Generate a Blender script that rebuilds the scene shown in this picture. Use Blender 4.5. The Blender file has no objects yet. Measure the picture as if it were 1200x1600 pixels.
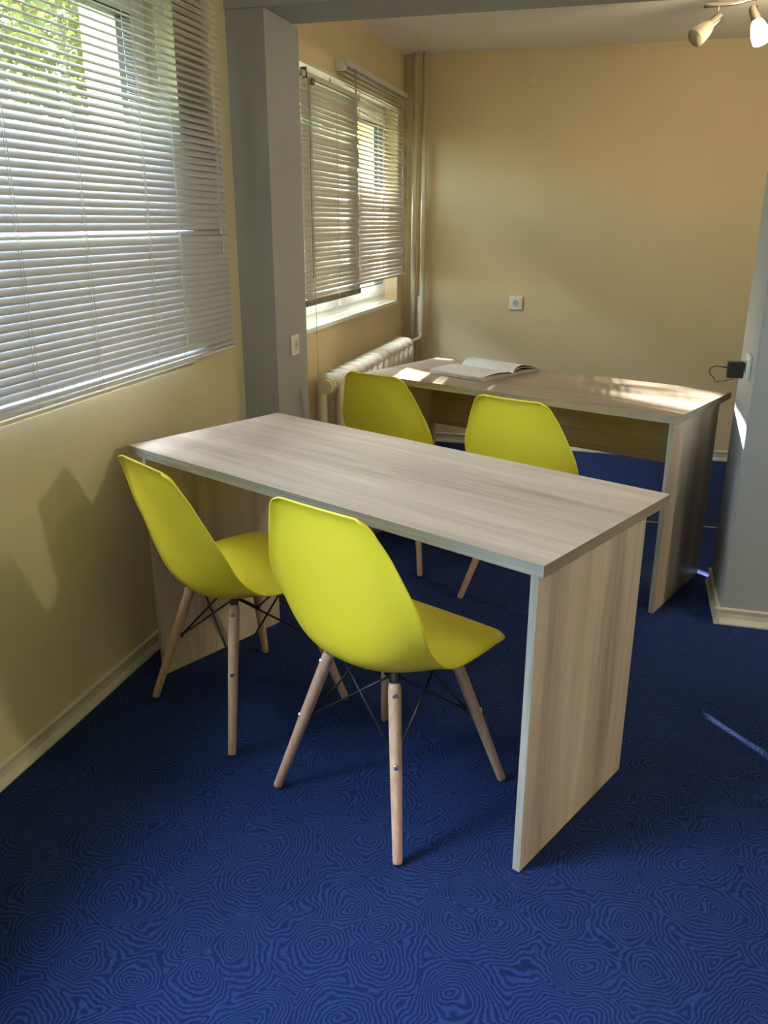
import bpy, bmesh, math, random
from mathutils import Vector, Matrix
R = math.radians
C = bpy.context.scene.collection
S = bpy.context.scene
random.seed(7)

# ------------------------------------------------------------------ camera
cam_data = bpy.data.cameras.new('camera'); cam = bpy.data.objects.new('camera', cam_data); C.objects.link(cam)
FPX, PITCH, ROLL, PSI, CAM_H = 1306.8, 0.33378, 0.00119, 0.27415, 1.3833
cam_data.sensor_fit = 'VERTICAL'; cam_data.sensor_height = 32.0
cam_data.lens = 32.0 * FPX / 1600.0
cam_data.clip_start = 0.05; cam_data.clip_end = 300
_f = Vector((-math.sin(PSI) * math.cos(PITCH), math.cos(PSI) * math.cos(PITCH), -math.sin(PITCH)))
_r = Vector((math.cos(PSI), math.sin(PSI), 0)); _u = _r.cross(_f)
_r2 = _r * math.cos(ROLL) + _u * math.sin(ROLL); _u2 = -_r * math.sin(ROLL) + _u * math.cos(ROLL)
cam.matrix_world = Matrix(((_r2.x, _u2.x, -_f.x, 0), (_r2.y, _u2.y, -_f.y, 0), (_r2.z, _u2.z, -_f.z, CAM_H), (0, 0, 0, 1)))
S.camera = cam

# ------------------------------------------------------------------ view, world, sun
S.view_settings.view_transform = 'Standard'; S.view_settings.look = 'None'
S.view_settings.gamma = 1; S.view_settings.use_curve_mapping = False
S.view_settings.exposure = 0.45
SUN_DIR = Vector((1.0, -0.78, -0.58)).normalized()          # direction the sunlight travels
w = bpy.data.worlds.new('world'); S.world = w; w.use_nodes = True
wn = w.node_tree; bg = wn.nodes['Background']
sky = wn.nodes.new('ShaderNodeTexSky'); sky.sky_type = 'NISHITA'; sky.sun_disc = False
sky.sun_elevation = math.asin(-SUN_DIR.z); sky.sun_rotation = math.atan2(-SUN_DIR.x, -SUN_DIR.y)
sky.air_density = 1.2; sky.dust_density = 1.5
wn.links.new(sky.outputs[0], bg.inputs[0]); bg.inputs[1].default_value = 2.4
sun_d = bpy.data.lights.new('sun', 'SUN'); sun_d.energy = 50.0; sun_d.angle = R(0.6); sun_d.color = (1, .93, .80)
sun = bpy.data.objects.new('sun', sun_d); C.objects.link(sun); sun.rotation_euler = SUN_DIR.to_track_quat('-Z', 'Y').to_euler()
# added wide sun lamp in place of bright sky high on the window side
glow_d = bpy.data.lights.new('sky_fill', 'SUN'); glow_d.energy = 14.0; glow_d.angle = R(36); glow_d.color = (.88, .94, 1)
glow = bpy.data.objects.new('sky_fill', glow_d); C.objects.link(glow); glow.rotation_euler = Vector((1.0, .42, -1.22)).to_track_quat('-Z', 'Y').to_euler()
S.cycles.max_bounces = 10; S.cycles.diffuse_bounces = 6; S.cycles.glossy_bounces = 3; S.cycles.transparent_max_bounces = 16
S.cycles.caustics_reflective = False; S.cycles.caustics_refractive = False
S.cycles.sample_clamp_indirect = 6.0

def portal(y0, y1, z0, z1, x):                              # marks the window opening for sky sampling
    d = bpy.data.lights.new('portal', 'AREA'); d.shape = 'RECTANGLE'; d.size = z1 - z0; d.size_y = y1 - y0
    d.cycles.is_portal = True
    o = bpy.data.objects.new('portal', d); C.objects.link(o); o.location = (x, (y0 + y1) / 2, (z0 + z1) / 2)
    o.rotation_euler = (0, R(-90), 0)
portal(-1.25, 2.70, .92, 2.10, -1.80)
portal(3.38, 5.20, .92, 2.02, -1.80)

def room_lamp(loc, power, col, rad, name='room_lamp_light'):
    d = bpy.data.lights.new(name, 'POINT'); d.energy = power; d.color = col; d.shadow_soft_size = rad
    o = bpy.data.objects.new(name, d); C.objects.link(o); o.location = loc
    return o

# ------------------------------------------------------------------ node helpers
def new_mat(name):
    m = bpy.data.materials.new(name); m.use_nodes = True
    nt = m.node_tree; b = nt.nodes['Principled BSDF']
    return m, nt, b
def N(nt, t, **kw):
    n = nt.nodes.new(t)
    for k, v in kw.items():
        if k in n.inputs: n.inputs[k].default_value = v
        else: setattr(n, k, v)
    return n
def coords(nt, scale=(1, 1, 1), loc=(0, 0, 0), rot=(0, 0, 0)):
    tc = nt.nodes.new('ShaderNodeTexCoord'); mp = nt.nodes.new('ShaderNodeMapping')
    mp.inputs['Scale'].default_value = scale; mp.inputs['Location'].default_value = loc; mp.inputs['Rotation'].default_value = rot
    nt.links.new(tc.outputs['Object'], mp.inputs['Vector'])
    return mp.outputs['Vector']
def ramp(nt, fac, stops):
    r = nt.nodes.new('ShaderNodeValToRGB'); e = r.color_ramp.elements
    e[0].position, e[0].color = stops[0][0], (*stops[0][1], 1)
    e[1].position, e[1].color = stops[-1][0], (*stops[-1][1], 1)
    for p, c in stops[1:-1]:
        x = e.new(p); x.color = (*c, 1)
    nt.links.new(fac, r.inputs[0]); return r.outputs[0]
def mixc(nt, fac, a, b, mode='MIX'):
    m = nt.nodes.new('ShaderNodeMix'); m.data_type = 'RGBA'; m.blend_type = mode
    for sock, v in ((0, fac), (6, a), (7, b)):
        if isinstance(v, (int, float)): m.inputs[sock].default_value = v
        elif isinstance(v, tuple): m.inputs[sock].default_value = (*v, 1)
        else: nt.links.new(v, m.inputs[sock])
    return m.outputs[2]
def math_(nt, op, a, b=None, c=None):
    m = nt.nodes.new('ShaderNodeMath'); m.operation = op
    for i, v in enumerate((a, b, c)):
        if v is None: continue
        if isinstance(v, (int, float)): m.inputs[i].default_value = v
        else: nt.links.new(v, m.inputs[i])
    return m.outputs[0]
def bump(nt, b, h, strength=.2, dist=.002):
    n = nt.nodes.new('ShaderNodeBump'); n.inputs['Strength'].default_value = strength; n.inputs['Distance'].default_value = dist
    nt.links.new(h, n.inputs['Height']); nt.links.new(n.outputs[0], b.inputs['Normal'])

def plain(name, col, rough=.5, metal=0., var=.06, scale=14, bmp=0., spec=.5):
    m, nt, b = new_mat(name)
    v = coords(nt)
    n = N(nt, 'ShaderNodeTexNoise', Scale=scale, Detail=4.0); nt.links.new(v, n.inputs['Vector'])
    lo = tuple(c * (1 - var) for c in col); hi = tuple(min(1, c * (1 + var)) for c in col)
    nt.links.new(ramp(nt, n.outputs[0], [(.3, lo), (.7, hi)]), b.inputs['Base Color'])
    b.inputs['Roughness'].default_value = rough; b.inputs['Metallic'].default_value = metal
    b.inputs['Specular IOR Level'].default_value = spec
    if bmp:
        n2 = N(nt, 'ShaderNodeTexNoise', Scale=scale * 12, Detail=3.0); nt.links.new(v, n2.inputs['Vector'])
        bump(nt, b, n2.outputs[0], bmp, .0015)
    return m

def wood(name, axis, seed=0., dark=(.185, .145, .115), mid=(.335, .280, .235), light=(.46, .405, .35), band=.35, rough=.42, fine=1.0):
    """grey oak laminate: long streaks running along `axis` (0 x, 1 y, 2 z)"""
    m, nt, b = new_mat(name)
    def sc(along, across): return tuple(along if i == axis else across for i in range(3))
    v1 = coords(nt, sc(.9, 13), (seed, seed * 1.7, seed * .6))
    n1 = N(nt, 'ShaderNodeTexNoise', Scale=1.6, Detail=6.0, Roughness=.62, Distortion=.6); nt.links.new(v1, n1.inputs['Vector'])
    v2 = coords(nt, sc(2.2, 120 * fine), (seed * 2, seed, 0))
    n2 = N(nt, 'ShaderNodeTexNoise', Scale=1.5, Detail=4.0, Roughness=.7); nt.links.new(v2, n2.inputs['Vector'])
    v3 = coords(nt, sc(.12, 7.0), (seed * .3, 3 + seed, seed))
    n3 = N(nt, 'ShaderNodeTexNoise', Scale=1.2, Detail=1.0); nt.links.new(v3, n3.inputs['Vector'])
    s = math_(nt, 'ADD', math_(nt, 'MULTIPLY', n1.outputs[0], .60), math_(nt, 'MULTIPLY', n2.outputs[0], .40))
    s = math_(nt, 'ADD', math_(nt, 'MULTIPLY', s, 1 - band), math_(nt, 'MULTIPLY', n3.outputs[0], band))
    col = ramp(nt, s, [(.34, dark), (.47, mid), (.60, light)])
    v4 = coords(nt, sc(1.4, 46), (seed + 5, seed * 3, 1))          # thin darker cracks
    n4 = N(nt, 'ShaderNodeTexNoise', Scale=1.3, Detail=3.0, Roughness=.5); nt.links.new(v4, n4.inputs['Vector'])
    crack = ramp(nt, n4.outputs[0], [(.66, (0, 0, 0)), (.74, (1, 1, 1))])
    bw = nt.nodes.new('ShaderNodeRGBToBW'); nt.links.new(crack, bw.inputs[0])
    col = mixc(nt, math_(nt, 'MULTIPLY', bw.outputs[0], .45), col, dark)
    nt.links.new(col, b.inputs['Base Color'])
    b.inputs['Roughness'].default_value = rough
    bump(nt, b, s, .12, .001)
    return m

M = {}
M['wall'] = plain('yellow_wall_paint', (.68, .57, .36), .75, var=.03, scale=3, bmp=.10, spec=.25)
M['wall_front'] = plain('olive_wall_paint', (.60, .545, .375), .72, var=.03, scale=3, bmp=.10, spec=.3)
M['grey_paint'] = plain('grey_wall_paint', (.355, .375, .40), .7, var=.03, scale=3, bmp=.10, spec=.3)
M['ceiling'] = plain('ceiling_paint', (.86, .84, .82), .85, var=.02, scale=3, bmp=.12, spec=.2)
M['white_pvc'] = plain('white_window_plastic', (.80, .80, .78), .35, var=.02)
M['gasket'] = plain('black_rubber_gasket', (.03, .03, .035), .6)
M['reveal'] = plain('reveal_paint', (.62, .59, .52), .8, var=.03, bmp=.1)
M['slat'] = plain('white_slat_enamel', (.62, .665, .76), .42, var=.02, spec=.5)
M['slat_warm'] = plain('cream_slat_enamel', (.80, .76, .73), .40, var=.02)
M['slat_grey'] = plain('grey_slat_enamel', (.62, .63, .60), .45, var=.04)  # greyer slats for the blind next to the pillar
M['rail'] = plain('headrail_enamel', (.62, .62, .60), .45)
M['rail_dark'] = plain('tarnished_rail', (.20, .19, .17), .5, var=.2)
M['cord'] = plain('white_cord', (.60, .58, .55), .8)
M['cord_grey'] = plain('grey_cord', (.42, .41, .38), .8)
M['wand'] = plain('clear_plastic_wand', (.40, .33, .30), .25)
M['metal'] = plain('brushed_metal', (.34, .30, .25), .30, 1.0)
M['screw'] = plain('zinc_screw', (.70, .70, .70), .3, 1.0)
M['black_metal'] = plain('black_steel_wire', (.018, .018, .020), .38, 0.0)
M['radiator'] = plain('radiator_enamel', (.68, .62, .50), .35, var=.04, scale=6)
M['pipe'] = plain('pipe_enamel', (.60, .54, .40), .38, var=.04, scale=6)
M['base'] = plain('cream_skirting_plastic', (.60, .57, .49), .45, var=.09, scale=5)
M['socket'] = plain('white_socket_plastic', (.78, .77, .74), .3, var=.01)
M['socket_dark'] = plain('socket_recess_plastic', (.50, .50, .48), .4)
M['hole'] = plain('contact_hole', (.02, .02, .02), .6)
M['black_plastic'] = plain('black_adapter_plastic', (.022, .022, .024), .35)
M['beech'] = None
M['paper'] = plain('glossy_page', (.76, .78, .80), .28, var=.03, scale=9)
M['paper_edge'] = plain('page_edges', (.55, .53, .48), .8, var=.12, scale=60)
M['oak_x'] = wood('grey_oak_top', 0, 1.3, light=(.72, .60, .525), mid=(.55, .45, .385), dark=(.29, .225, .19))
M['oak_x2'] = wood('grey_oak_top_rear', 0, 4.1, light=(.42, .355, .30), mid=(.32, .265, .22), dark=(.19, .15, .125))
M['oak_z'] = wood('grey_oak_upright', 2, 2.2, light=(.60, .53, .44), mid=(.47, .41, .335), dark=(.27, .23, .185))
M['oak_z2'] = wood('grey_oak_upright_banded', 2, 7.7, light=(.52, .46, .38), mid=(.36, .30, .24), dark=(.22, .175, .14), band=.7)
M['oak_edge'] = wood('grey_oak_edge_band', 0, 5.5, light=(.42, .40, .34), mid=(.30, .29, .24), dark=(.18, .175, .14), band=.05, fine=2.6)
M['oak_edge_z'] = wood('grey_oak_edge_band_upright', 2, 6.5, light=(.50, .47, .42), mid=(.38, .36, .315), dark=(.23, .215, .19), band=.05, fine=2.6)
M['oak_edge_y'] = wood('grey_oak_edge_band_end', 1, 8.5, light=(.30, .27, .21), mid=(.23, .205, .155), dark=(.16, .14, .10), band=.05, fine=2.6)

def beech():
    m, nt, b = new_mat('beech_wood')
    v = coords(nt, (30, 30, 3.0))
    n = N(nt, 'ShaderNodeTexNoise', Scale=4.0, Detail=5.0, Distortion=.4); nt.links.new(v, n.inputs['Vector'])
    nt.links.new(ramp(nt, n.outputs[0], [(.3, (.50, .325, .225)), (.55, (.60, .41, .30)), (.75, (.68, .49, .375))]), b.inputs['Base Color'])
    b.inputs['Roughness'].default_value = .42
    return m
M['beech'] = beech()

def yellow():
    m, nt, b = new_mat('yellow_moulded_plastic')
    v = coords(nt)
    n = N(nt, 'ShaderNodeTexNoise', Scale=5.0, Detail=2.0); nt.links.new(v, n.inputs['Vector'])
    nt.links.new(ramp(nt, n.outputs[0], [(.3, (.92, .765, .040)), (.7, (.94, .795, .055))]), b.inputs['Base Color'])
    b.inputs['Roughness'].default_value = .42
    b.inputs['Subsurface Weight'].default_value = 0.0
    n2 = N(nt, 'ShaderNodeTexNoise', Scale=420.0, Detail=2.0); nt.links.new(v, n2.inputs['Vector'])
    bump(nt, b, n2.outputs[0], .05, .0006)
    return m
M['yellow'] = yellow()

def carpet():
    m, nt, b = new_mat('blue_swirl_carpet')
    v = coords(nt)
    warp = N(nt, 'ShaderNodeTexNoise', Scale=7.0, Detail=2.0); nt.links.new(v, warp.inputs['Vector'])
    wm = nt.nodes.new('ShaderNodeVectorMath'); wm.operation = 'SCALE'; wm.inputs['Scale'].default_value = .11
    sub = nt.nodes.new('ShaderNodeVectorMath'); sub.operation = 'SUBTRACT'; sub.inputs[1].default_value = (.5, .5, .5)
    nt.links.new(warp.outputs['Color'], sub.inputs[0]); nt.links.new(sub.outputs[0], wm.inputs[0])
    add = nt.nodes.new('ShaderNodeVectorMath'); add.operation = 'ADD'
    nt.links.new(v, add.inputs[0]); nt.links.new(wm.outputs[0], add.inputs[1])
    vo = nt.nodes.new('ShaderNodeTexVoronoi'); vo.voronoi_dimensions = '2D'; vo.feature = 'SMOOTH_F1'
    vo.inputs['Scale'].default_value = 7.0; vo.inputs['Smoothness'].default_value = .12; vo.inputs['Randomness'].default_value = .85
    nt.links.new(add.outputs[0], vo.inputs['Vector'])
    w2 = N(nt, 'ShaderNodeTexNoise', Scale=26.0, Detail=5.0, Roughness=.72); nt.links.new(v, w2.inputs['Vector'])
    ph = math_(nt, 'ADD', math_(nt, 'MULTIPLY', vo.outputs['Distance'], 100.0), math_(nt, 'MULTIPLY', w2.outputs[0], 15.0))
    rings = math_(nt, 'MULTIPLY_ADD', math_(nt, 'SINE', ph), .5, .5)
    fib = N(nt, 'ShaderNodeTexNoise', Scale=330.0, Detail=3.0, Roughness=.7); nt.links.new(v, fib.inputs['Vector'])
    blot = N(nt, 'ShaderNodeTexNoise', Scale=2.2, Detail=3.0); nt.links.new(v, blot.inputs['Vector'])
    rr = math_(nt, 'ADD', math_(nt, 'MULTIPLY', rings, .50), math_(nt, 'MULTIPLY', fib.outputs[0], .50))
    col = ramp(nt, rr, [(.28, (.0015, .005, .046)), (.5, (.0042, .013, .079)), (.76, (.014, .035, .148))])
    col = mixc(nt, math_(nt, 'MULTIPLY', blot.outputs[0], .35), col, (.012, .026, .095))
    nt.links.new(col, b.inputs['Base Color'])
    b.inputs['Roughness'].default_value = .95; b.inputs['Specular IOR Level'].default_value = .12
    b.inputs['Sheen Weight'].default_value = .15; b.inputs['Sheen Roughness'].default_value = .5
    b.inputs['Sheen Tint'].default_value = (.25, .4, .9, 1)
    bump(nt, b, rr, .55, .004)
    return m
M['carpet'] = carpet()

def glass():
    m = bpy.data.materials.new('window_glass'); m.use_nodes = True; nt = m.node_tree; nt.nodes.clear()
    o = nt.nodes.new('ShaderNodeOutputMaterial'); t = nt.nodes.new('ShaderNodeBsdfTransparent'); g = nt.nodes.new('ShaderNodeBsdfGlossy')
    g.inputs['Roughness'].default_value = .02; t.inputs[0].default_value = (.93, .96, .95, 1)
    f = nt.nodes.new('ShaderNodeLayerWeight'); f.inputs[0].default_value = .5
    fac = math_(nt, 'MULTIPLY_ADD', math_(nt, 'POWER', f.outputs['Facing'], 5.0), .55, .03)
    mx = nt.nodes.new('ShaderNodeMixShader'); nt.links.new(fac, mx.inputs[0])
    nt.links.new(t.outputs[0], mx.inputs[1]); nt.links.new(g.outputs[0], mx.inputs[2]); nt.links.new(mx.outputs[0], o.inputs[0])
    return m
M['glass'] = glass()
def emis(name, col, s):
    m, nt, b = new_mat(name); b.inputs['Base Color'].default_value = (.9, .88, .82, 1)
    b.inputs['Emission Color'].default_value = (*col, 1); b.inputs['Emission Strength'].default_value = s
    n = N(nt, 'ShaderNodeTexNoise', Scale=20.0); v = coords(nt); nt.links.new(v, n.inputs['Vector'])
    nt.links.new(ramp(nt, n.outputs[0], [(.3, (.86, .84, .78)), (.7, (.92, .90, .85))]), b.inputs['Base Color'])
    return m
M['lit_shade'] = emis('lit_frosted_glass', (1, .90, .70), 14)
M['shade'] = plain('frosted_glass_off', (.42, .39, .29), .35, var=.02)
def leafmat():
    m, nt, b = new_mat('tree_leaves')
    v = coords(nt)
    n = N(nt, 'ShaderNodeTexNoise', Scale=1.6, Detail=3.0); nt.links.new(v, n.inputs['Vector'])
    nt.links.new(ramp(nt, n.outputs[0], [(.3, (.03, .055, .018)), (.5, (.10, .12, .035)), (.7, (.24, .25, .09))]), b.inputs['Base Color'])
    b.inputs['Roughness'].default_value = .5
    tr = nt.nodes.new('ShaderNodeBsdfTranslucent'); tr.inputs[0].default_value = (.28, .29, .07, 1)
    mx = nt.nodes.new('ShaderNodeMixShader'); mx.inputs[0].default_value = .4
    nt.links.new(b.outputs[0], mx.inputs[1]); nt.links.new(tr.outputs[0], mx.inputs[2])
    nt.links.new(mx.outputs[0], nt.nodes['Material Output'].inputs[0])
    return m
M['leaf'] = leafmat()
M['bark'] = plain('tree_bark', (.10, .075, .05), .9, var=.4, scale=9, bmp=.6)
M['grass'] = plain('garden_grass', (.10, .15, .04), .9, var=.4, scale=6, bmp=.4)
M['facade'] = plain('facade_render', (.13, .122, .11), .85, var=.05, scale=6, bmp=.3)

# ------------------------------------------------------------------ mesh helpers
def obj(name, bm, mat, parent=None, smooth=False, mats=None):
    me = bpy.data.meshes.new(name); bmesh.ops.recalc_face_normals(bm, faces=bm.faces); bm.to_mesh(me); bm.free()
    for mm in (mats or [mat]): me.materials.append(mm)
    if smooth:
        for p in me.polygons: p.use_smooth = True
    o = bpy.data.objects.new(name, me); C.objects.link(o)
    if parent: o.parent = parent
    return o
def thing(name, label, cat, loc=(0, 0, 0), rz=0, group=None):
    o = bpy.data.objects.new(name, None); C.objects.link(o); o.location = loc; o.rotation_euler = (0, 0, rz)
    o.empty_display_size = .1
    return tag(o, label, cat, group)
def tag(o, label, cat, group=None):
    o['label'] = label; o['category'] = cat
    if group: o['group'] = group
    return o
def struct(o, label=None):
    o['kind'] = 'structure'
    if label: o['label'] = label
    return o
def box(bm, x0, x1, y0, y1, z0, z1, mi=0):
    vs = [bm.verts.new((x, y, z)) for z in (z0, z1) for y in (y0, y1) for x in (x0, x1)]
    fs = []
    for idx in ((0, 2, 3, 1), (4, 5, 7, 6), (0, 1, 5, 4), (2, 6, 7, 3), (0, 4, 6, 2), (1, 3, 7, 5)):
        f = bm.faces.new([vs[i] for i in idx]); f.material_index = mi; fs.append(f)
    return vs, fs
def bevel(bm, w, seg=2):
    bmesh.ops.bevel(bm, geom=list(bm.edges), offset=w, segments=seg, profile=.6, affect='EDGES', clamp_overlap=True)
def BM(): return bmesh.new()
def bx(x0, x1, y0, y1, z0, z1, bev=0., seg=2):
    bm = BM(); box(bm, x0, x1, y0, y1, z0, z1)
    if bev: bevel(bm, bev, seg)
    return bm
def tube(bm, pts, r, n=8, caps=True, radii=None):
    pts = [Vector(p) for p in pts]; rings = []
    prev = None
    for i, p in enumerate(pts):
        t = (pts[min(i + 1, len(pts) - 1)] - pts[max(i - 1, 0)]).normalized()
        if prev is None:
            a = Vector((0, 0, 1)) if abs(t.z) < .9 else Vector((1, 0, 0))
            u = t.cross(a).normalized()
        else:
            u = (prev - t * prev.dot(t)).normalized()
        prev = u; v = t.cross(u); rr = radii[i] if radii else r
        rings.append([bm.verts.new(p + (u * math.cos(2 * math.pi * k / n) + v * math.sin(2 * math.pi * k / n)) * rr) for k in range(n)])
    for a, b in zip(rings, rings[1:]):
        for k in range(n): bm.faces.new((a[k], a[(k + 1) % n], b[(k + 1) % n], b[k]))
    if caps:
        bm.faces.new(rings[0][::-1]); bm.faces.new(rings[-1])
    return rings
def curve_pts(ctrl, n=8):
    """Catmull-Rom through control points"""
    P = [Vector(p) for p in ctrl]; P = [2 * P[0] - P[1]] + P + [2 * P[-1] - P[-2]]; out = []
    for i in range(1, len(P) - 2):
        for k in range(n):
            t = k / n
            out.append(.5 * ((2 * P[i]) + (P[i + 1] - P[i - 1]) * t + (2 * P[i - 1] - 5 * P[i] + 4 * P[i + 1] - P[i + 2]) * t * t + (-P[i - 1] + 3 * P[i] - 3 * P[i + 1] + P[i + 2]) * t ** 3))
    out.append(P[-2]); return out

# ------------------------------------------------------------------ room shell
XL, XR2 = -1.447, -1.375            # inner wall planes of front and rear room, window side
YB, XE = 5.331, 4.3                 # back wall, far right wall
WX = -1.78                          # outer face of the facade wall
Z_SILL, Z1T, Z2T = .925, 2.085, 2.008
Y_P0, Y_P1 = 3.07, 3.40             # pillar
YN = -2.6
CF, CB = 2.42, 2.307                # ceilings

struct(obj('floor', bx(WX, XE + .2, YN - .1, YB + .1, -.12, 0), M['carpet']), 'navy blue carpet woven with concentric swirl rings')
bm = BM()
box(bm, WX, XL, YN, Y_P0 + .05, 0, Z_SILL - .02); box(bm, WX, XL, YN, Y_P0 + .05, Z1T, 2.6)
box(bm, WX, XL, YN, -1.25, Z_SILL - .02, Z1T); box(bm, WX, XL, 1.12, 1.22, Z_SILL - .02, Z1T); box(bm, WX, XL, 2.69, Y_P0 + .05, Z_SILL - .02, Z1T)
struct(obj('wall_left', bm, M['wall_front']), 'olive cream wall under and around the near window')
bm = BM()
box(bm, WX, XR2, Y_P1 - .02, YB + .1, 0, Z_SILL - .02); box(bm, WX, XR2, Y_P1 - .02, YB + .1, Z2T, 2.5)
box(bm, WX, XR2, 5.18, YB + .1, Z_SILL - .02, Z2T)
struct(obj('wall_left_rear', bm, M['wall']), 'yellow wall with the radiator below the rear window')
struct(obj('wall_back', bx(XR2 - .4, XE + .2, YB, YB + .12, 0, 2.5), M['wall']), 'plain yellow back wall')
struct(obj('wall_right', bx(XE, XE + .15, YN, YB + .12, 0, 2.6), M['wall_front']))
struct(obj('wall_front', bx(WX, XE + .15, YN - .15, YN, 0, 2.6), M['wall_front']))
struct(obj('ceiling', bx(WX, XE + .2, YN - .1, Y_P0 + .02, CF, CF + .1), M['ceiling']), 'off-white ceiling over the front room')
struct(obj('ceiling', bx(WX, XE + .2, Y_P0 + .02, YB + .12, CB, CB + .1), M['ceiling']), 'off-white ceiling over the rear room')
# grey pillar, beam, pier
bm = bx(WX, -1.30, Y_P0, Y_P1 - .0, 0, 2.086)
struct(obj('wall_pillar', bm, M['grey_paint']), 'grey pillar between the two windows')
struct(obj('wall_beam', bx(WX, XE, Y_P0 - .01, 3.345, 2.086, 2.43), M['grey_paint']), 'grey beam spanning the opening')
PX, PY0, PY1 = .43, 2.99, 3.36
struct(obj('wall_pier', bx(PX, XE, PY0, PY1, 0, 2.086, .006, 2), M['grey_paint']), 'light grey pier wall on the right')

# skirting boards -------------------------------------------------
def skirting(name, p0, p1, inward, label, h=.062, d=.017):
    """coved profile extruded from p0 to p1; inward = unit vector into the room"""
    prof = [(0, 0), (d, 0), (d * 1.02, .006), (d * .75, .014), (d * .45, .024), (d * .38, .042), (d * .55, .052), (d * .60, .058), (d * .35, h), (0, h)]
    bm = BM(); p0, p1, n = Vector(p0), Vector(p1), Vector(inward); rows = []
    k = max(2, int((p1 - p0).length / .25))
    for i in range(k + 1):
        p = p0.lerp(p1, i / k); wob = .0012 * math.sin(i * 2.3)
        rows.append([bm.verts.new(p + n * (a + (wob if a else 0)) + Vector((0, 0, z))) for a, z in prof])
    m = len(prof)
    for a, b in zip(rows, rows[1:]):
        for j in range(m): bm.faces.new((a[j], a[(j + 1) % m], b[(j + 1) % m], b[j]))
    bm.faces.new(rows[0][::-1]); bm.faces.new(rows[-1])
    o = obj(name, bm, M['base']); struct(o, label); return o
skirting('baseboard_left', (XL, YN, 0), (XL, Y_P0, 0), (1, 0, 0), 'cream skirting along the near window wall')
skirting('baseboard_pillar', (-1.30, Y_P0, 0), (-1.30, Y_P1, 0), (1, 0, 0), 'cream skirting on the pillar side')
skirting('baseboard_left_rear', (XR2, Y_P1, 0), (XR2, YB, 0), (1, 0, 0), 'cream skirting under the radiator')
skirting('baseboard_back', (XR2, YB, 0), (XE, YB, 0), (0, -1, 0), 'cream skirting along the back wall')
skirting('baseboard_right', (PX - .017, PY0, 0), (XE, PY0, 0), (0, -1, 0), 'cream skirting on the front of the grey pier')
skirting('baseboard_right_side', (PX, PY0 - .017, 0), (PX, PY1 + .01, 0), (-1, 0, 0), 'cream skirting piece on the side of the grey pier')
# carpet seam strip between the rooms
struct(obj('trim_1', bx(XR2 + .02, XE, 4.048, 4.056, 0, .003), M['cord_grey']), 'pale seam line across the rear carpet')

# round painted-over junction cover on back wall
bm = BM(); bmesh.ops.create_cone(bm, cap_ends=True, segments=40, radius1=.040, radius2=.037, depth=.005, matrix=Matrix.Translation((-.615, YB - .0025, 2.145)) @ Matrix.Rotation(R(90), 4, 'X'))
struct(obj('trim_2', bm, M['wall']), 'round cover painted over on the back wall')

# ------------------------------------------------------------------ windows
def window(name, xin, y0, y1, z0, z1, mullions, label):
    """frame inner face at x = xin; sashes between mullions"""
    root = bpy.data.objects.new(name, None); C.objects.link(root); root.location = (xin, y0, z0); struct(root, label)
    W, H = y1 - y0, z1 - z0
    def add(nm, bm, mat, par=root): return obj(nm, bm, mat, par)
    t, dep = .055, .065
    bm = BM(); box(bm, -dep, 0, 0, W, 0, t); box(bm, -dep, 0, 0, W, H - t, H); box(bm, -dep, 0, 0, t, t, H - t); box(bm, -dep, 0, W - t, W, t, H - t)
    for my in mullions: box(bm, -dep, 0, my - y0 - .03, my - y0 + .03, t, H - t)
    add('window_frame', bm, M['white_pvc'])
    edges = [0 + t] + sum([[my - y0 - .03, my - y0 + .03] for my in mullions], []) + [W - t]
    for i in range(0, len(edges), 2):
        a, b = edges[i] - .012, edges[i + 1] + .012
        sz0, sz1 = t - .012, H - t + .012; s = .062
        bm = BM(); X0, X1 = -.05, .014
        box(bm, X0, X1, a, b, sz0, sz0 + s); box(bm, X0, X1, a, b, sz1 - s, sz1); box(bm, X0, X1, a, a + s, sz0 + s, sz1 - s); box(bm, X0, X1, b - s, b, sz0 + s, sz1 - s)
        sash = add('sash', bm, M['white_pvc'])
        g = .006; bm = BM()
        for (ya, yb, za, zb) in ((a + s, b - s, sz0 + s, sz0 + s + g), (a + s, b - s, sz1 - s - g, sz1 - s), (a + s, a + s + g, sz0 + s, sz1 - s), (b - s - g, b - s, sz0 + s, sz1 - s)):
            box(bm, -.036, .0155, ya, yb, za, zb)
        obj('gasket', bm, M['gasket'], sash)
        obj('pane', bx(-.022, -.018, a + s, b - s, sz0 + s, sz1 - s), M['glass'], sash)
    # inner sill board
    return root
w1 = window('window_1', XL - .10, 1.22, 2.69, Z_SILL, Z1T, [], 'white plastic framed near window behind the blind')
w3 = window('window_added', XL - .10, -1.25, 1.12, Z_SILL, Z1T, [-.05], 'unseen unblinded window nearer the camera, added to let in daylight')  # assumed window outside the view, added for daylight on the floor
w2 = window('window_2', XR2 - .078, Y_P1 - .01, 5.18, Z_SILL, Z2T, [4.26], 'white plastic framed rear window behind two blinds')
obj('window_sill', bx(.0, .0985, -.0, 1.47, -.010, .0, .002), M['white_pvc'], w1)
obj('window_sill', bx(.0, .105, -.0, 2.37, -.022, .0, .003), M['white_pvc'], w3)
obj('window_sill', bx(.0, .084, 0, 1.79, -.022, .0, .003), M['white_pvc'], w2)
# lit soffit edge over rear window, put in as a pale trim
obj('lit_edge_trim', bx(.001, .083, 0, 1.79, Z2T - Z_SILL - .004, Z2T - Z_SILL + .010), M['reveal'], w2)

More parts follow.
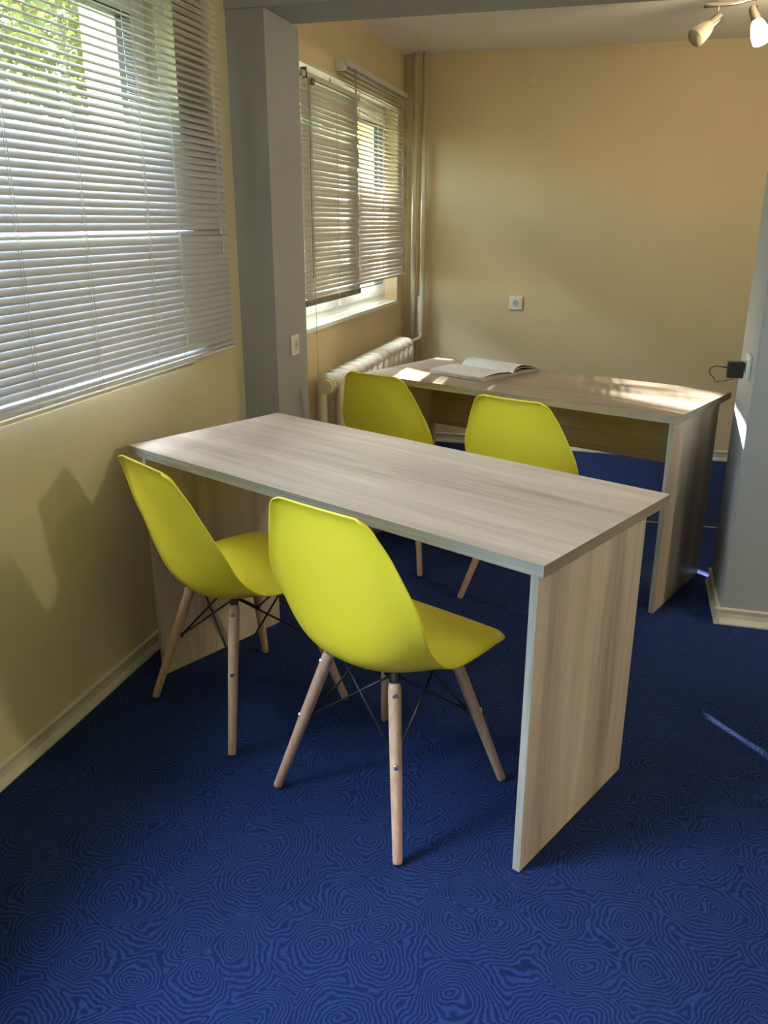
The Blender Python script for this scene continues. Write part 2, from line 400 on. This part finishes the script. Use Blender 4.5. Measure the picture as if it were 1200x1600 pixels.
# ------------------------------------------------------------------ venetian blinds
def slat_mesh(L, wdt=.025, mat=None, name='slat'):
    """curved slat, local x = across, y = length, arc up"""
    bm = BM(); n = 4; top = []; bot = []
    for i in range(n + 1):
        s = -1 + 2 * i / n; x = s * wdt / 2; z = .0022 * (1 - s * s)
        inset = .002 if i in (0, n) else 0
        top.append([bm.verts.new((x, inset, z + .0003)), bm.verts.new((x, L - inset, z + .0003))])
        bot.append([bm.verts.new((x, inset, z - .0003)), bm.verts.new((x, L - inset, z - .0003))])
    for i in range(n):
        bm.faces.new((top[i][0], top[i + 1][0], top[i + 1][1], top[i][1]))
        bm.faces.new((bot[i][1], bot[i + 1][1], bot[i + 1][0], bot[i][0]))
        for k in (0, 1): bm.faces.new((top[i][k], bot[i][k], bot[i + 1][k], top[i + 1][k]))
    for i in (0, n): bm.faces.new((top[i][0], top[i][1], bot[i][1], bot[i][0]))
    bmesh.ops.recalc_face_normals(bm, faces=bm.faces)
    me = bpy.data.meshes.new(name); bm.to_mesh(me); bm.free(); me.materials.append(mat)
    for p in me.polygons: p.use_smooth = True
    return me
def blind(label, x, y0, y1, ztop, zbot, tilt, mats, pitch=.0200, cords=(), head=(.025, .028), headmat='rail', wand=None, pull=None, group=None, jitter=1.5, sag=0.0, rail_k=1.0, bot_mat='rail', extras=0):
    """tilt(z) -> degrees, outer edge up; slats hang at x (blind centre plane)"""
    L = y1 - y0
    root = thing('venetian_blind', label, 'blind', (x, y0, zbot), 0, group)
    H = ztop - zbot
    bm = BM()     # U-channel headrail
    hw, hh = head; box(bm, -hw / 2, hw / 2, 0, L, H - hh, H - hh + .0015); box(bm, -hw / 2, -hw / 2 + .0015, 0, L, H - hh, H); box(bm, hw / 2 - .0015, hw / 2, 0, L, H - hh, H)
    box(bm, -hw / 2, hw / 2, 0, .002, H - hh, H); box(bm, -hw / 2, hw / 2, L - .002, L, H - hh, H)
    obj('headrail', bm, M[headmat], root)
    bm = BM()     # bottom rail, rounded section
    prof = [(-.011, .003), (-.008, .0), (.008, 0), (.011, .003), (.011, .009), (.007, .013), (-.007, .013), (-.011, .009)]
    rows = [[bm.verts.new((a, yy, z * rail_k - .013 * (rail_k - 1))) for a, z in prof] for yy in (-.003, L + .003)]
    for j in range(8): bm.faces.new((rows[0][j], rows[0][(j + 1) % 8], rows[1][(j + 1) % 8], rows[1][j]))
    bm.faces.new(rows[0][::-1]); bm.faces.new(rows[1])
    obj('bottom_rail', bm, M[bot_mat], root)
    me = slat_mesh(L, mat=M[mats])
    z = .022; i = 0
    stack = extras
    rnd = random.Random(int(abs(x) * 1000) + int(y0 * 100))
    for k in range(stack):      # slats resting on the bottom rail
        o = bpy.data.objects.new('slat', me); C.objects.link(o); o.parent = root; o.location = (0, 0, z - .003); o.rotation_euler = (R(rnd.uniform(-.3, .3)), R(rnd.uniform(24, 40)), 0); z += .009
    while z < H - hh - .010:
        o = bpy.data.objects.new('slat', me); C.objects.link(o); o.parent = root
        tl = tilt(z + zbot)
        o.location = (0, rnd.uniform(-.002, .002), z + .004)
        o.rotation_euler = (R(rnd.uniform(-1, 1) * sag), R(tl + rnd.uniform(-1, 1) * jitter), 0)
        z += pitch; i += 1
    for cy in cords:
        bm = BM()
        tube(bm, [(.0135, cy, .0), (.0135, cy + .001, H / 2), (.0135, cy, H - hh)], .0008, 5)
        tube(bm, [(-.0135, cy, .0), (-.0135, cy, H - hh)], .0007, 5)
        zz = .03
        while zz < H - hh - .01:        # rungs
            tube(bm, [(.0135, cy, zz), (-.0135, cy, zz + .008)], .0005, 4); zz += pitch
        obj('ladder_cord', bm, M['cord'], root)
        bm = BM(); tube(bm, [(.0145, cy + .010, .0), (.0145, cy + .006, H - hh)], .0010, 5)
        obj('lift_cord', bm, M['cord'], root)
    if wand:
        wy, wl, wx = wand; bm = BM()
        tube(bm, [(wx, wy, H - hh - .004), (wx + .003, wy, H - hh - wl)], .0035, 6)
        tube(bm, [(wx - .012, wy, H - hh + .006), (wx, wy, H - hh + .002), (wx, wy, H - hh - .012)], .002, 6)
        obj('tilt_wand', bm, M['wand'], root)
    if pull:
        py, pl, px = pull; bm = BM()
        tube(bm, [(px, py, H - .01), (px + .004, py, H - pl * .5), (px + .003, py + .002, H - pl)], .0011, 5)
        tube(bm, [(px, py + .012, H - .01), (px + .004, py + .010, H - pl * .5), (px + .004, py + .012, H - pl - .06)], .0011, 5)
        pc = obj('pull_cord', bm, M['cord'], root)
        for (yy, zz) in ((py + .002, H - pl), (py + .012, H - pl - .06)):
            bm = BM(); tube(bm, [(px + .003, yy, zz + .004), (px + .003, yy, zz - .008), (px + .003, yy, zz - .028)], .004, 8, radii=[.002, .0035, .0055])
            obj('tassel', bm, M['cord'], pc)
    return root

def sm(a, b, t): t = max(0, min(1, (t - a) / (b - a))); return t * t * (3 - 2 * t)
def tilt1(z):
    if 1.335 < z < 1.358: return 40
    t = 78 - 10 * sm(1.30, 1.5, z) - 36 * sm(1.50, 1.84, z)
    return t
b1 = blind('wide white venetian blind over the near window by the first desk', -1.408, 1.24, 2.905, 2.20, .937, tilt1, 'slat', pitch=.0205,
      cords=(.12, .52, .79, 1.11, 1.29), head=(.028, .03), pull=(1.575, .83, .018), extras=2, sag=.03, jitter=1.0)
def tilt2(z): return 76 - 44 * sm(1.45, 1.60, z) + 10 * sm(1.9, 2.05, z)
b2 = blind('sunlit white venetian blind beside the pipes at the far end', -1.338, 4.06, 5.20, 2.085, 1.075, tilt2, 'slat_warm', pitch=.0215,
      cords=(.20, .62, 1.04), head=(.028, .028), wand=(.125, .80, .020), pull=(1.155, .80, .012), sag=.15, jitter=2.5)
def tilt3(z): return 40 if 1.745 < z < 1.77 else 77
b3 = blind('grey shaded venetian blind hanging next to the grey pillar', -1.305, 3.412, 4.165, 1.945, 1.055, tilt3, 'slat_grey', pitch=.0205,
      cords=(.03, .40, .67), head=(.024, .022), sag=.35, jitter=2.0, bot_mat='rail_dark', extras=3, rail_k=2.0)
# cord and brackets of the shaded blind
bm = BM(); tube(bm, curve_pts([(.016, .075, .875), (.018, .075, .5), (.018, .076, 0), (.018, .077, -.35), (.010, .080, -.62)]), .0014, 5)
obj('pull_cord', bm, M['cord_grey'], b3)
bm = BM(); tube(bm, [(.015, .06, .87), (.017, .058, .5), (.017, .06, .1)], .0028, 6); obj('tilt_wand', bm, M['wand'], b3)
bm = BM()
for yy in (.10, .62):
    box(bm, -.092, -.012, yy, yy + .012, .8895, .8915); box(bm, -.092, -.0895, yy, yy + .012, .89, 1.0)
box(bm, -.010, .012, .04, .055, .865, .905); box(bm, -.004, .016, .10, .13, .850, .875)
obj('bracket', bm, M['rail_dark'], b3)
bm = BM(); box(bm, -.036, .012, -.004, .022, .965, 1.014); box(bm, -.036, .012, 1.12, 1.142, .98, 1.012); obj('bracket', bm, M['rail'], b2)

# ------------------------------------------------------------------ radiator
def radiator():
    n = 13; pitch = .108; y0 = 3.60; xc = -1.262; zt = .735; zb = .14
    root = thing('radiator', 'cream cast iron column radiator under the rear window', 'radiator', (xc, y0, 0))
    dx = .046; rx, ry = .021, .026
    def section():
        bm = BM()
        for sx in (-1, 1):
            ctrl = [(sx * dx, 0, zb + .03), (sx * dx, 0, zb + .10), (sx * dx, 0, zt - .12), (sx * dx, 0, zt - .045)]
            rings = []
            for (px, py, pz) in ctrl:
                rings.append([bm.verts.new((px + math.cos(a) * rx, py + math.sin(a) * ry, pz)) for a in [2 * math.pi * k / 12 for k in range(12)]])
            for a, b in zip(rings, rings[1:]):
                for k in range(12): bm.faces.new((a[k], a[(k + 1) % 12], b[(k + 1) % 12], b[k]))
            bm.faces.new(rings[0][::-1]); bm.faces.new(rings[-1])
        for zc, s in ((zt - .045, 1), (zb + .045, -1)):      # rounded heads
            m = 7; rings = []
            for i in range(m + 1):
                t = -1 + 2 * i / m; x = t * (dx + rx + .002)
                h = .045 * math.sqrt(max(.02, 1 - abs(t) ** 3.2)); yy = .046 * math.sqrt(max(.05, 1 - abs(t) ** 4))
                rings.append([bm.verts.new((x, math.sin(a) * yy * (.76 if math.cos(a) * s > 0 else .66), zc + math.cos(a) * h)) for a in [2 * math.pi * k / 14 for k in range(14)]])
            for a, b in zip(rings, rings[1:]):
                for k in range(14): bm.faces.new((a[k], a[(k + 1) % 14], b[(k + 1) % 14], b[k]))
            bm.faces.new(rings[0]); bm.faces.new(rings[-1])
        return bm
    first = obj('radiator_section', section(), M['radiator'], root, smooth=True)
    for i in range(1, n):
        o = first.copy(); C.objects.link(o); o.parent = root; o.location = (0, i * pitch, 0)
    bm = BM()
    for zc in (zt - .05, zb + .045):
        tube(bm, [(0, -.050, zc), (0, n * pitch - .06, zc)], .022, 12)
    obj('nipple_tube', bm, M['radiator'], root, smooth=False)
    bm = BM(); tube(bm, [(0, -.045, zt - .05), (0, -.062, zt - .05), (0, -.064, zt - .05), (0, -.085, zt - .05)], .03, 8, radii=[.040, .040, .033, .031])
    obj('end_plug', bm, M['radiator'], root)
    bm = BM(); ye = (n - 1) * pitch
    tube(bm, [(0, ye + .045, zt - .05), (0, ye + .075, zt - .05), (0, ye + .078, zt - .05), (0, ye + .115, zt - .05)], .02, 12, radii=[.016, .016, .028, .026])
    obj('valve', bm, M['radiator'], root)
    bm = BM()
    for i in (1, n - 2): tube(bm, [(-.03, i * pitch, 0), (-.03, i * pitch, zb + .03)], .012, 8); tube(bm, [(.03, i * pitch, 0), (.03, i * pitch, zb + .03)], .012, 8)
    obj('foot', bm, M['radiator'], root)
    return root
radiator()
# ------------------------------------------------------------------ heating pipes
def pipe(label, ctrl, r, extra=None):
    bm = BM(); tube(bm, ctrl, r, 16)
    o = obj('heating_pipe', bm, M['pipe'], smooth=True); tag(o, label, 'pipe'); return o
pipe('vertical heating pipe nearer the window in the corner', [(-1.293, 5.275, 0), (-1.293, 5.275, CB)], .0165)
p2 = thing('heating_pipe', 'vertical heating pipe with thicker lower sleeve beside back wall', 'pipe', (-1.234, 5.262, 0))
bm = BM(); tube(bm, [(0, 0, 0), (0, 0, CB)], .0165, 16); obj('pipe_run', bm, M['pipe'], p2, smooth=True)
bm = BM(); tube(bm, [(-.004, -.004, .70), (-.004, -.004, .715), (-.004, -.004, .935), (-.004, -.004, .95)], .022, 16, radii=[.018, .0225, .0225, .018]); obj('sleeve', bm, M['pipe'], p2, smooth=True)
bm = BM(); tube(bm, curve_pts([(0, -.012, .735), (.0, -.03, .700), (-.006, -.055, .688), (-.02, -.16, .686), (-.026, -.235, .686)], 6), .010, 10); obj('branch_pipe', bm, M['pipe'], p2, smooth=True)

# ------------------------------------------------------------------ wall sockets
def socket(label, loc, rz, group=None):
    """plate lies in local xz plane, faces local -y"""
    root = thing('wall_socket', label, 'socket', loc, rz, group)
    bm = bx(-.041, .041, -.010, 0, -.041, .041, .004, 3); obj('cover_plate', bm, M['socket'], root)
    bm = bx(-.027, .027, -.0125, -.008, -.027, .027, .002, 2); ins = obj('insert', bm, M['socket'], root)
    bm = BM(); segs = 32; ro, ri = .0215, .0185
    rows = []
    for (r, y) in ((ro, -.0127), (ro - .001, -.0142), (ri, -.0142), (ri - .001, -.0131), (.0005, -.0131)):
        rows.append([bm.verts.new((r * math.cos(2 * math.pi * k / segs), y, r * math.sin(2 * math.pi * k / segs))) for k in range(segs)])
    for j, (a, b) in enumerate(zip(rows, rows[1:])):
        for k in range(segs):
            f = bm.faces.new((a[k], a[(k + 1) % segs], b[(k + 1) % segs], b[k])); f.material_index = 1 if j == 3 else 0
    obj('plug_well', bm, None, root, mats=[M['socket'], M['socket_dark']])
    bm = BM()
    for sx in (-.0095, .0095): bmesh.ops.create_cone(bm, cap_ends=True, segments=12, radius1=.0026, radius2=.0026, depth=.001, matrix=Matrix.Translation((sx, -.0134, 0)) @ Matrix.Rotation(R(90), 4, 'X'))
    for sz in (-.0165, .0165): box(bm, -.0025, .0025, -.0142, -.0130, sz - .0018, sz + .0018)
    obj('contact', bm, M['hole'], root)
    return root
socket('white square socket on the yellow back wall', (-.655, YB, .912), 0)
socket('white socket on the grey pillar side', (-1.30, 3.245, .905), R(90))
socket('white socket on the grey pier with a charger plugged in', (PX, 3.115, .915), R(-90))
ch = thing('phone_charger', 'black plug-in charger with cable in the grey pier socket', 'charger', (PX - .0145, 3.115, .905))
obj('charger_body', bx(-.058, -.004, -.019, .019, -.030, .026, .005, 3), M['black_plastic'], ch)
bm = BM(); tube(bm, [(.0, -.0095, .008), (-.006, -.0095, .008)], .002, 8); tube(bm, [(0, .0095, .008), (-.006, .0095, .008)], .002, 8); obj('pin', bm, M['metal'], ch)
bm = BM(); tube(bm, curve_pts([(-.056, 0, .004), (-.075, 0, .006), (-.098, .0, .006), (-.112, .0, -.004), (-.110, .005, -.022), (-.094, .01, -.038), (-.088, .03, -.052), (-.060, .10, -.062), (-.02, .20, -.072), (.024, .272, -.085), (.06, .28, -.25), (.06, .28, -.86)], 6), .0018, 6); obj('cable', bm, M['black_plastic'], ch, smooth=True)
bm = BM(); tube(bm, [(-.056, 0, .004), (-.074, 0, .006)], .003, 8, radii=[.0042, .0024]); obj('strain_relief', bm, M['black_plastic'], ch)

# ------------------------------------------------------------------ desks
def desk(label, x, y, r, L, W, left_over, mod, topm, sidem, h=.75, th=.027, pb=.5):
    """origin = front right corner on the floor; local -x to the left, +y to the rear"""
    root = thing('desk', label, 'desk', (x, y, 0), r)
    bm = BM(); vs, fs = box(bm, -L, 0, 0, W, h - th, h)
    for f in fs:
        n = f.normal if f.normal.length else None
    bm.normal_update()
    for f in bm.faces:
        n = f.normal
        f.material_index = 0 if abs(n.z) > .5 else (1 if abs(n.y) > .5 else 2)
    obj('tabletop', bm, None, root, mats=[M[topm], M['oak_edge'], M['oak_edge_y']])
    t = .018
    for a in (-.011 - t, -L + left_over):
        bm = BM(); box(bm, a, a + t, .002, pb, 0, h - th); bm.normal_update()
        for f in bm.faces: f.material_index = 1 if abs(f.normal.y) > .5 else 0
        obj('side_panel', bm, None, root, mats=[M[sidem], M['oak_edge_z']])
    if mod:
        obj('modesty_panel', bx(-L + left_over + t, -.011 - t, .455, .473, mod, h - th), M['oak_x2'], root)
    return root
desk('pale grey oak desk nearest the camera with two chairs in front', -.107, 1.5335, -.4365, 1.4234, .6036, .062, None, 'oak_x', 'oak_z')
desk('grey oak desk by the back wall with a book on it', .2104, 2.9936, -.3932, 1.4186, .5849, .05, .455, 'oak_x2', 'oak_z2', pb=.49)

# ------------------------------------------------------------------ chairs
def shell_bm():
    # centre-line profile: (y, z, half width, edge rise (inward), edge exponent)
    K = [(.230, .400, .120), (.229, .414, .166), (.219, .428, .196), (.190, .436, .214), (.120, .434, .223), (.040, .424, .228), (-.040, .412, .228),
         (-.105, .406, .226), (-.155, .416, .223), (-.190, .450, .222), (-.208, .510, .228), (-.220, .580, .221),
         (-.232, .650, .200), (-.243, .720, .178), (-.251, .774, .156), (-.258, .796, .143), (-.266, .808, .120)]
    # side edge of the shell: (y, z)
    E = [(.226, .402), (.221, .417), (.207, .431), (.180, .441), (.118, .446), (.045, .446), (-.022, .446), (-.070, .456), (-.105, .482), (-.138, .522),
         (-.164, .572), (-.188, .626), (-.209, .682), (-.229, .735), (-.248, .776), (-.258, .798), (-.271, .811)]
    EP = curve_pts([Vector((k[0], k[1], 0)) for k in E], 3)
    pts = [Vector((k[0], k[1], 0)) for k in K]
    prm = [Vector((k[2], 0, 0)) for k in K]
    P = curve_pts(pts, 3); Q = curve_pts(prm, 3)
    nu = 20; bm = BM(); rows = []
    for i, (p, q) in enumerate(zip(P, Q)):
        t = (P[min(i + 1, len(P) - 1)] - P[max(i - 1, 0)]).normalized()
        nrm = Vector((t.y, -t.x, 0))
        row = []
        for j in range(nu + 1):
            s = -1 + 2 * j / nu; s = math.copysign(abs(s) ** .9, s)
            a = abs(s)
            f = a ** 2.4; e = EP[i]
            flare = -.009 * (max(0, a - .90) / .10) ** 1.5
            pos = Vector((s * q.x, p.x + (e.x - p.x) * f + nrm.x * flare, p.y + (e.y - p.y) * f + nrm.y * flare))
            row.append(bm.verts.new(pos))
        rows.append(row)
    for a, b in zip(rows, rows[1:]):
        for j in range(nu): bm.faces.new((a[j], a[j + 1], b[j + 1], b[j]))
    return bm
def chair(label):
    root = thing('side_chair', label, 'chair', (0, 0, 0), 0, 'yellow moulded chairs at the desks')
    sh = obj('seat_shell', shell_bm(), M['yellow'], root, smooth=True)
    so = sh.modifiers.new('thick', 'SOLIDIFY'); so.thickness = .0055; so.offset = 0
    sb = sh.modifiers.new('sub', 'SUBSURF'); sb.levels = 1; sb.render_levels = 1
    foot, top, zt = .208, .106, .388
    def legp(sx, sy, z):
        k = z / zt; return Vector((sx * (foot + (top - foot) * k), sy * (foot + (top - foot) * k), z))
    low = .215; up = .366
    for sx in (-1, 1):
        for sy in (-1, 1):
            a, b = legp(sx, sy, .004), legp(sx, sy, zt)
            bm = BM(); d = (b - a)
            ks = (0, .012, .2, .5, .8, .97, 1); rad = [.0095, .0112, .0122, .0140, .0152, .0155, .0135]
            tube(bm, [a + d * k for k in ks], .014, 14, radii=rad)
            leg = obj('leg', bm, M['beech'], root, smooth=True)
            # screws on the outward face
            out = Vector((sx, sy, 0)).normalized()
            for z in (low, up):
                c = legp(sx, sy, z) + out * .0152; bm = BM()
                q = out.to_track_quat('Z', 'Y').to_matrix().to_4x4()
                bmesh.ops.create_cone(bm, cap_ends=True, segments=16, radius1=.0068, radius2=.0052, depth=.004, matrix=Matrix.Translation(c) @ q)
                bmesh.ops.create_cone(bm, cap_ends=True, segments=6, radius1=.0022, radius2=.0022, depth=.0012, matrix=Matrix.Translation(c + out * .0022) @ q)
                obj('screw', bm, M['screw'], leg)
            # black bracket from leg into the seat
            bm = BM(); a2 = legp(sx, sy, zt - .012); tip = Vector((sx * .098, sy * .096, .412))
            tube(bm, [a2, legp(sx, sy, zt + .006), tip], .0115, 8)
            # arm to the centre frame
            tube(bm, [tip + Vector((0, 0, -.010)), Vector((sx * .03, sy * .03, .392))], .007, 6)
            obj('leg_bracket', bm, M['black_metal'], root)
            # bolt inside lower leg
            bm = BM(); i = legp(sx, sy, low) - out * .010
            tube(bm, [i, i - out * .014], .005, 8); tube(bm, [i - out * .008, i - out * .013], .008, 6)
            obj('bolt', bm, M['black_metal'], root)
    r = .0031
    cor = [(-1, -1), (1, -1), (1, 1), (-1, 1)]
    for i in range(4):
        A, B = cor[i], cor[(i + 1) % 4]
        for (u, v) in ((A, B), (B, A)):
            hi = legp(*u, zt - .0) + Vector((-u[0] * .014, -u[1] * .014, .012))
            lo = legp(*v, low) - Vector((*v, 0)).normalized() * .018
            bm = BM(); tube(bm, [hi + (hi - lo).normalized() * .01, lo], r, 6); obj('brace_wire', bm, M['black_metal'], root, smooth=True)
    bm = BM(); box(bm, -.075, .075, -.045, .045, .396, .400); bevel(bm, .0015, 1); obj('mount_plate', bm, M['black_metal'], root)
    return root
def copy_tree(o, parent=None):
    c = o.copy(); C.objects.link(c); c.parent = parent
    for chd in list(o.children): copy_tree(chd, c)
    return c
chairs = [(-.478, 1.764, -26.5, 'yellow moulded chair with beech legs nearest the camera, fully in view'),
          (-1.000, 2.045, -30.5, 'yellow moulded chair beside the left wall at the near desk'),
          (-.827, 3.362, -22.5, 'yellow chair back seen by the radiator, left one at the rear desk'),
          (-.248, 3.043, -22.5, 'yellow chair back in the middle, right one at the rear desk')]
c0 = chair(chairs[0][3])
for i, (x, y, a, lab) in enumerate(chairs):
    o = c0 if i == 0 else copy_tree(c0)
    o.location = (x, y, 0); o.rotation_euler = (0, 0, R(a)); o['label'] = lab
    sh = next(k for k in o.children if k.name.startswith('seat_shell')); tl = R((-3.3, 1.8, -2.6, -2.2)[i])
    sh.rotation_euler = (tl, 0, R((2.5, -2.0, 0, 0)[i])); sh.location = (0, .42 * math.sin(tl), .42 * (1 - math.cos(tl)))

# ------------------------------------------------------------------ open book on the rear desk
def book():
    P = {k: Vector(v) for k, v in dict(fl=(-.808, 3.625), fr=(-.553, 3.469), br=(-.43, 3.84), bl=(-.757, 4.0)).items()}
    o0 = P['fl']; ex = (P['fr'] - P['fl']).normalized(); L = (P['fr'] - P['fl']).length
    root = thing('open_book', 'open glossy book lying on the rear desk, far page curling up', 'book', (o0.x, o0.y, .75), math.atan2(ex.y, ex.x))
    D = .40; sp = .205
    # near page block
    def block(name, y0, y1, hf, mat, thick0, lift=0.):
        bm = BM(); n = 14; top = []; bot = []
        for i in range(n + 1):
            t = i / n; yy = y0 + (y1 - y0) * t; z = hf(t)
            top.append((bm.verts.new((0, yy, z)), bm.verts.new((L, yy, z)))); b_ = max(0.001 + lift * t, z - thick0(t))
            bot.append((bm.verts.new((0, yy, b_)), bm.verts.new((L, yy, b_))))
        fs = []
        for i in range(n):
            f = bm.faces.new((top[i][0], top[i][1], top[i + 1][1], top[i + 1][0])); f.material_index = 0
            f = bm.faces.new((bot[i][0], bot[i + 1][0], bot[i + 1][1], bot[i][1])); f.material_index = 1
            for k in (0, 1): f = bm.faces.new((top[i][k], top[i + 1][k], bot[i + 1][k], bot[i][k])); f.material_index = 1
        for i in (0, n): f = bm.faces.new((top[i][0], top[i][1], bot[i][1], bot[i][0])); f.material_index = 1
        return obj(name, bm, None, root, mats=[M['paper'], M['paper_edge']])
    block('page_block', .0, sp, lambda t: .014 + .005 * math.sin(math.pi * min(1, t * 1.05)) - .008 * sm(.88, 1, t), None, lambda t: .02)
    block('page_block', sp, D, lambda t: .010 + .012 * math.sin(math.pi * t ** .7) * .6, None, lambda t: .02)
    block('page', sp, D - .015, lambda t: .011 + .030 * math.sin(math.pi * (t ** .62)) ** 1.0 + .004 * t, None, lambda t: .0012, 0)
    block('page', sp, D - .005, lambda t: .010 + .020 * math.sin(math.pi * (t ** .66)) + .003 * t, None, lambda t: .0010, 0)
    block('page', .004, sp, lambda t: .0205 + .005 * math.sin(math.pi * t) - .007 * sm(.86, 1, t) - .004 * (1 - sm(0, .3, t)), None, lambda t: .0010, 0)
    return root
book()

# ------------------------------------------------------------------ ceiling spot bar
def spotbar():
    root = thing('ceiling_spotlight', 'brushed metal spotlight bar on the ceiling, one shade lit', 'lamp', (.41, 4.20, CB), R(8))
    bm = BM(); tube(bm, curve_pts([(-.21, 0, -.076), (-.10, 0, -.070), (.0, 0, -.052), (.14, 0, -.042), (.32, 0, -.056)], 6), .009, 8); obj('bar', bm, M['metal'], root, smooth=True)
    bm = BM(); tube(bm, [(.05, 0, 0), (.05, 0, -.018)], .045, 24, radii=[.05, .045]); tube(bm, [(.05, 0, -.018), (.05, 0, -.048)], .010, 10); obj('ceiling_rose', bm, M['metal'], root)
    def head(px, pz, d, lit):
        d = Vector(d).normalized(); top = Vector((px, 0, pz))
        joint = top + Vector((-.008, -.01, -.060))
        bm = BM(); tube(bm, [top, joint], .004, 8); obj('stem', bm, M['metal'], root)
        a = joint - d * .020
        bm = BM(); tube(bm, [a - d * .012, a - d * .006, a, a + d * .055, a + d * .060], .02, 20, radii=[.010, .017, .0195, .0205, .0195]); obj('lamp_cup', bm, M['metal'], root, smooth=True)
        s = a + d * .056
        prof = [(0, .020), (.012, .026), (.035, .033), (.062, .037), (.088, .037)]
        bm = BM(); tube(bm, [s + d * q[0] for q in prof], .03, 20, caps=False, radii=[q[1] for q in prof])
        tube(bm, [s + d * .088, s + d * .080], .03, 20, radii=[.037, .033])
        obj('lamp_shade', bm, M['lit_shade'] if lit else M['shade'], root, smooth=True)
        return root.matrix_basis @ (s + d * .13)
    head(-.15, -.070, (-.62, -.35, -.55), False)
    pos = head(.0, -.050, (.22, -.30, -.75), True)
    return root
root_lamp = spotbar()
room_lamp((.55, 3.98, 2.02), 12, (1, .78, .48), .05, 'spotlight_light')

# ceiling lamp of the front room (right of the camera, outside the frame)
fl = thing('ceiling_lamp', 'small round ceiling lamp in the front room', 'lamp', (3.3, 1.40, CF))
bm = BM(); tube(bm, [(0, 0, 0), (0, 0, -.02)], .06, 24); tube(bm, [(0, 0, -.02), (0, 0, -.26)], .006, 8); obj('ceiling_rose', bm, M['metal'], fl)
bm = BM(); tube(bm, [(0, 0, -.24), (0, 0, -.27)], .03, 16); obj('lamp_holder', bm, M['metal'], fl)
room_lamp((3.3, 1.40, 2.08), 76, (1, .86, .62), .07, 'front_room_light')

# ------------------------------------------------------------------ outdoors
struct(obj('ground', bx(-40, WX, -25, 40, -1.3, -1.2), M['grass']), 'grassy ground outside')
def crown(bm_v, bm_f, rnd, cx, cy, zc, rad, n, lsz, squash=1.):
    for k in range(n):
        while True:
            p = Vector((rnd.uniform(-1, 1), rnd.uniform(-1, 1), rnd.uniform(-1, 1)))
            l = p.length
            if l < 1 and l > rnd.random() * .85: break
        c = Vector((cx + p.x * rad, cy + p.y * rad, zc + p.z * rad * squash))
        u = Vector((rnd.gauss(0, 1), rnd.gauss(0, 1), rnd.gauss(0, .6))).normalized()
        v = u.cross(Vector((rnd.gauss(0, 1), rnd.gauss(0, 1), rnd.gauss(0, 1)))).normalized()
        s = lsz * rnd.uniform(.6, 1.2); i = len(bm_v)
        bm_v += [c - u * s, c + v * s * .42, c + u * s, c - v * s * .42]; bm_f.append((i, i + 1, i + 2, i + 3))
def tree(label, x, y, crowns, seed):
    """crowns: (dx, dy, z above sea level of the room floor, radius, leaf count, leaf size, squash)"""
    root = thing('tree', label, 'tree', (x, y, -1.2))
    rnd = random.Random(seed); bm = BM(); top = max(c[2] for c in crowns) + 1.2
    tube(bm, [(0, 0, 0), (.06, .03, top * .5), (0, .08, top)], .12, 8, radii=[.16, .11, .04])
    vs = []; fs = []
    for (dx, dy, zc, rad, n, lsz, sq) in crowns:
        for k in range(7):
            a = rnd.uniform(0, 6.28); h = (zc + 1.2) - rad * rnd.uniform(.2, .7)
            e = Vector((dx + math.cos(a) * rad * .7, dy + math.sin(a) * rad * .7, h + rad * rnd.uniform(.2, .6)))
            tube(bm, [(0, .05, h - .3), (e.x * .5, e.y * .5, h + .1), e], .03, 6, radii=[.045, .03, .010])
        crown(vs, fs, rnd, dx, dy, zc + 1.2, rad, n, lsz, sq)
    obj('trunk', bm, M['bark'], root)
    me = bpy.data.meshes.new('foliage'); me.from_pydata(vs, [], fs); me.materials.append(M['leaf'])
    o = bpy.data.objects.new('foliage', me); C.objects.link(o); o.parent = root; o['kind'] = 'stuff'
tree('leafy green tree seen through the top of the near blind', -9.7, 13.2, [(0, 0, 2.9, 2.8, 15000, .12, .9)], 3)
tree('tall dark tree added out of view to keep sun off the near window', -18.4, 13.2, [(0, 0, 11.3, 3.3, 20000, .20, .9)], 5)  # unseen sun blocker for the near window, shaped as a tree
tree('thin sparse tree added to cast dappled shade on the rear window', -6.8, 8.5, [(0, 0, 4.9, 1.0, 270, .08, .9)], 7)  # added on the sun path to break up the light
tree('small bright green bush outside the rear window', -3.05, 7.3, [(0, 0, 2.0, .75, 2600, .07, 1.0)], 9)
# pale neighbouring building
nb = thing('neighbour_building', 'pale rendered building wing beyond the near window', 'building', (-6.5, 9.93, -1.2))
obj('building_wall', bx(0, 5.5, 0, 3, 0, 6.5), M['facade'], nb)
bm = BM(); tube(bm, [(.35, -.06, 0), (.35, -.06, 6.4)], .05, 10); obj('downpipe', bm, M['pipe'], nb)
obj('ledge', bx(-.03, 5.53, -.06, 0, 2.0, 2.12), M['facade'], nb)
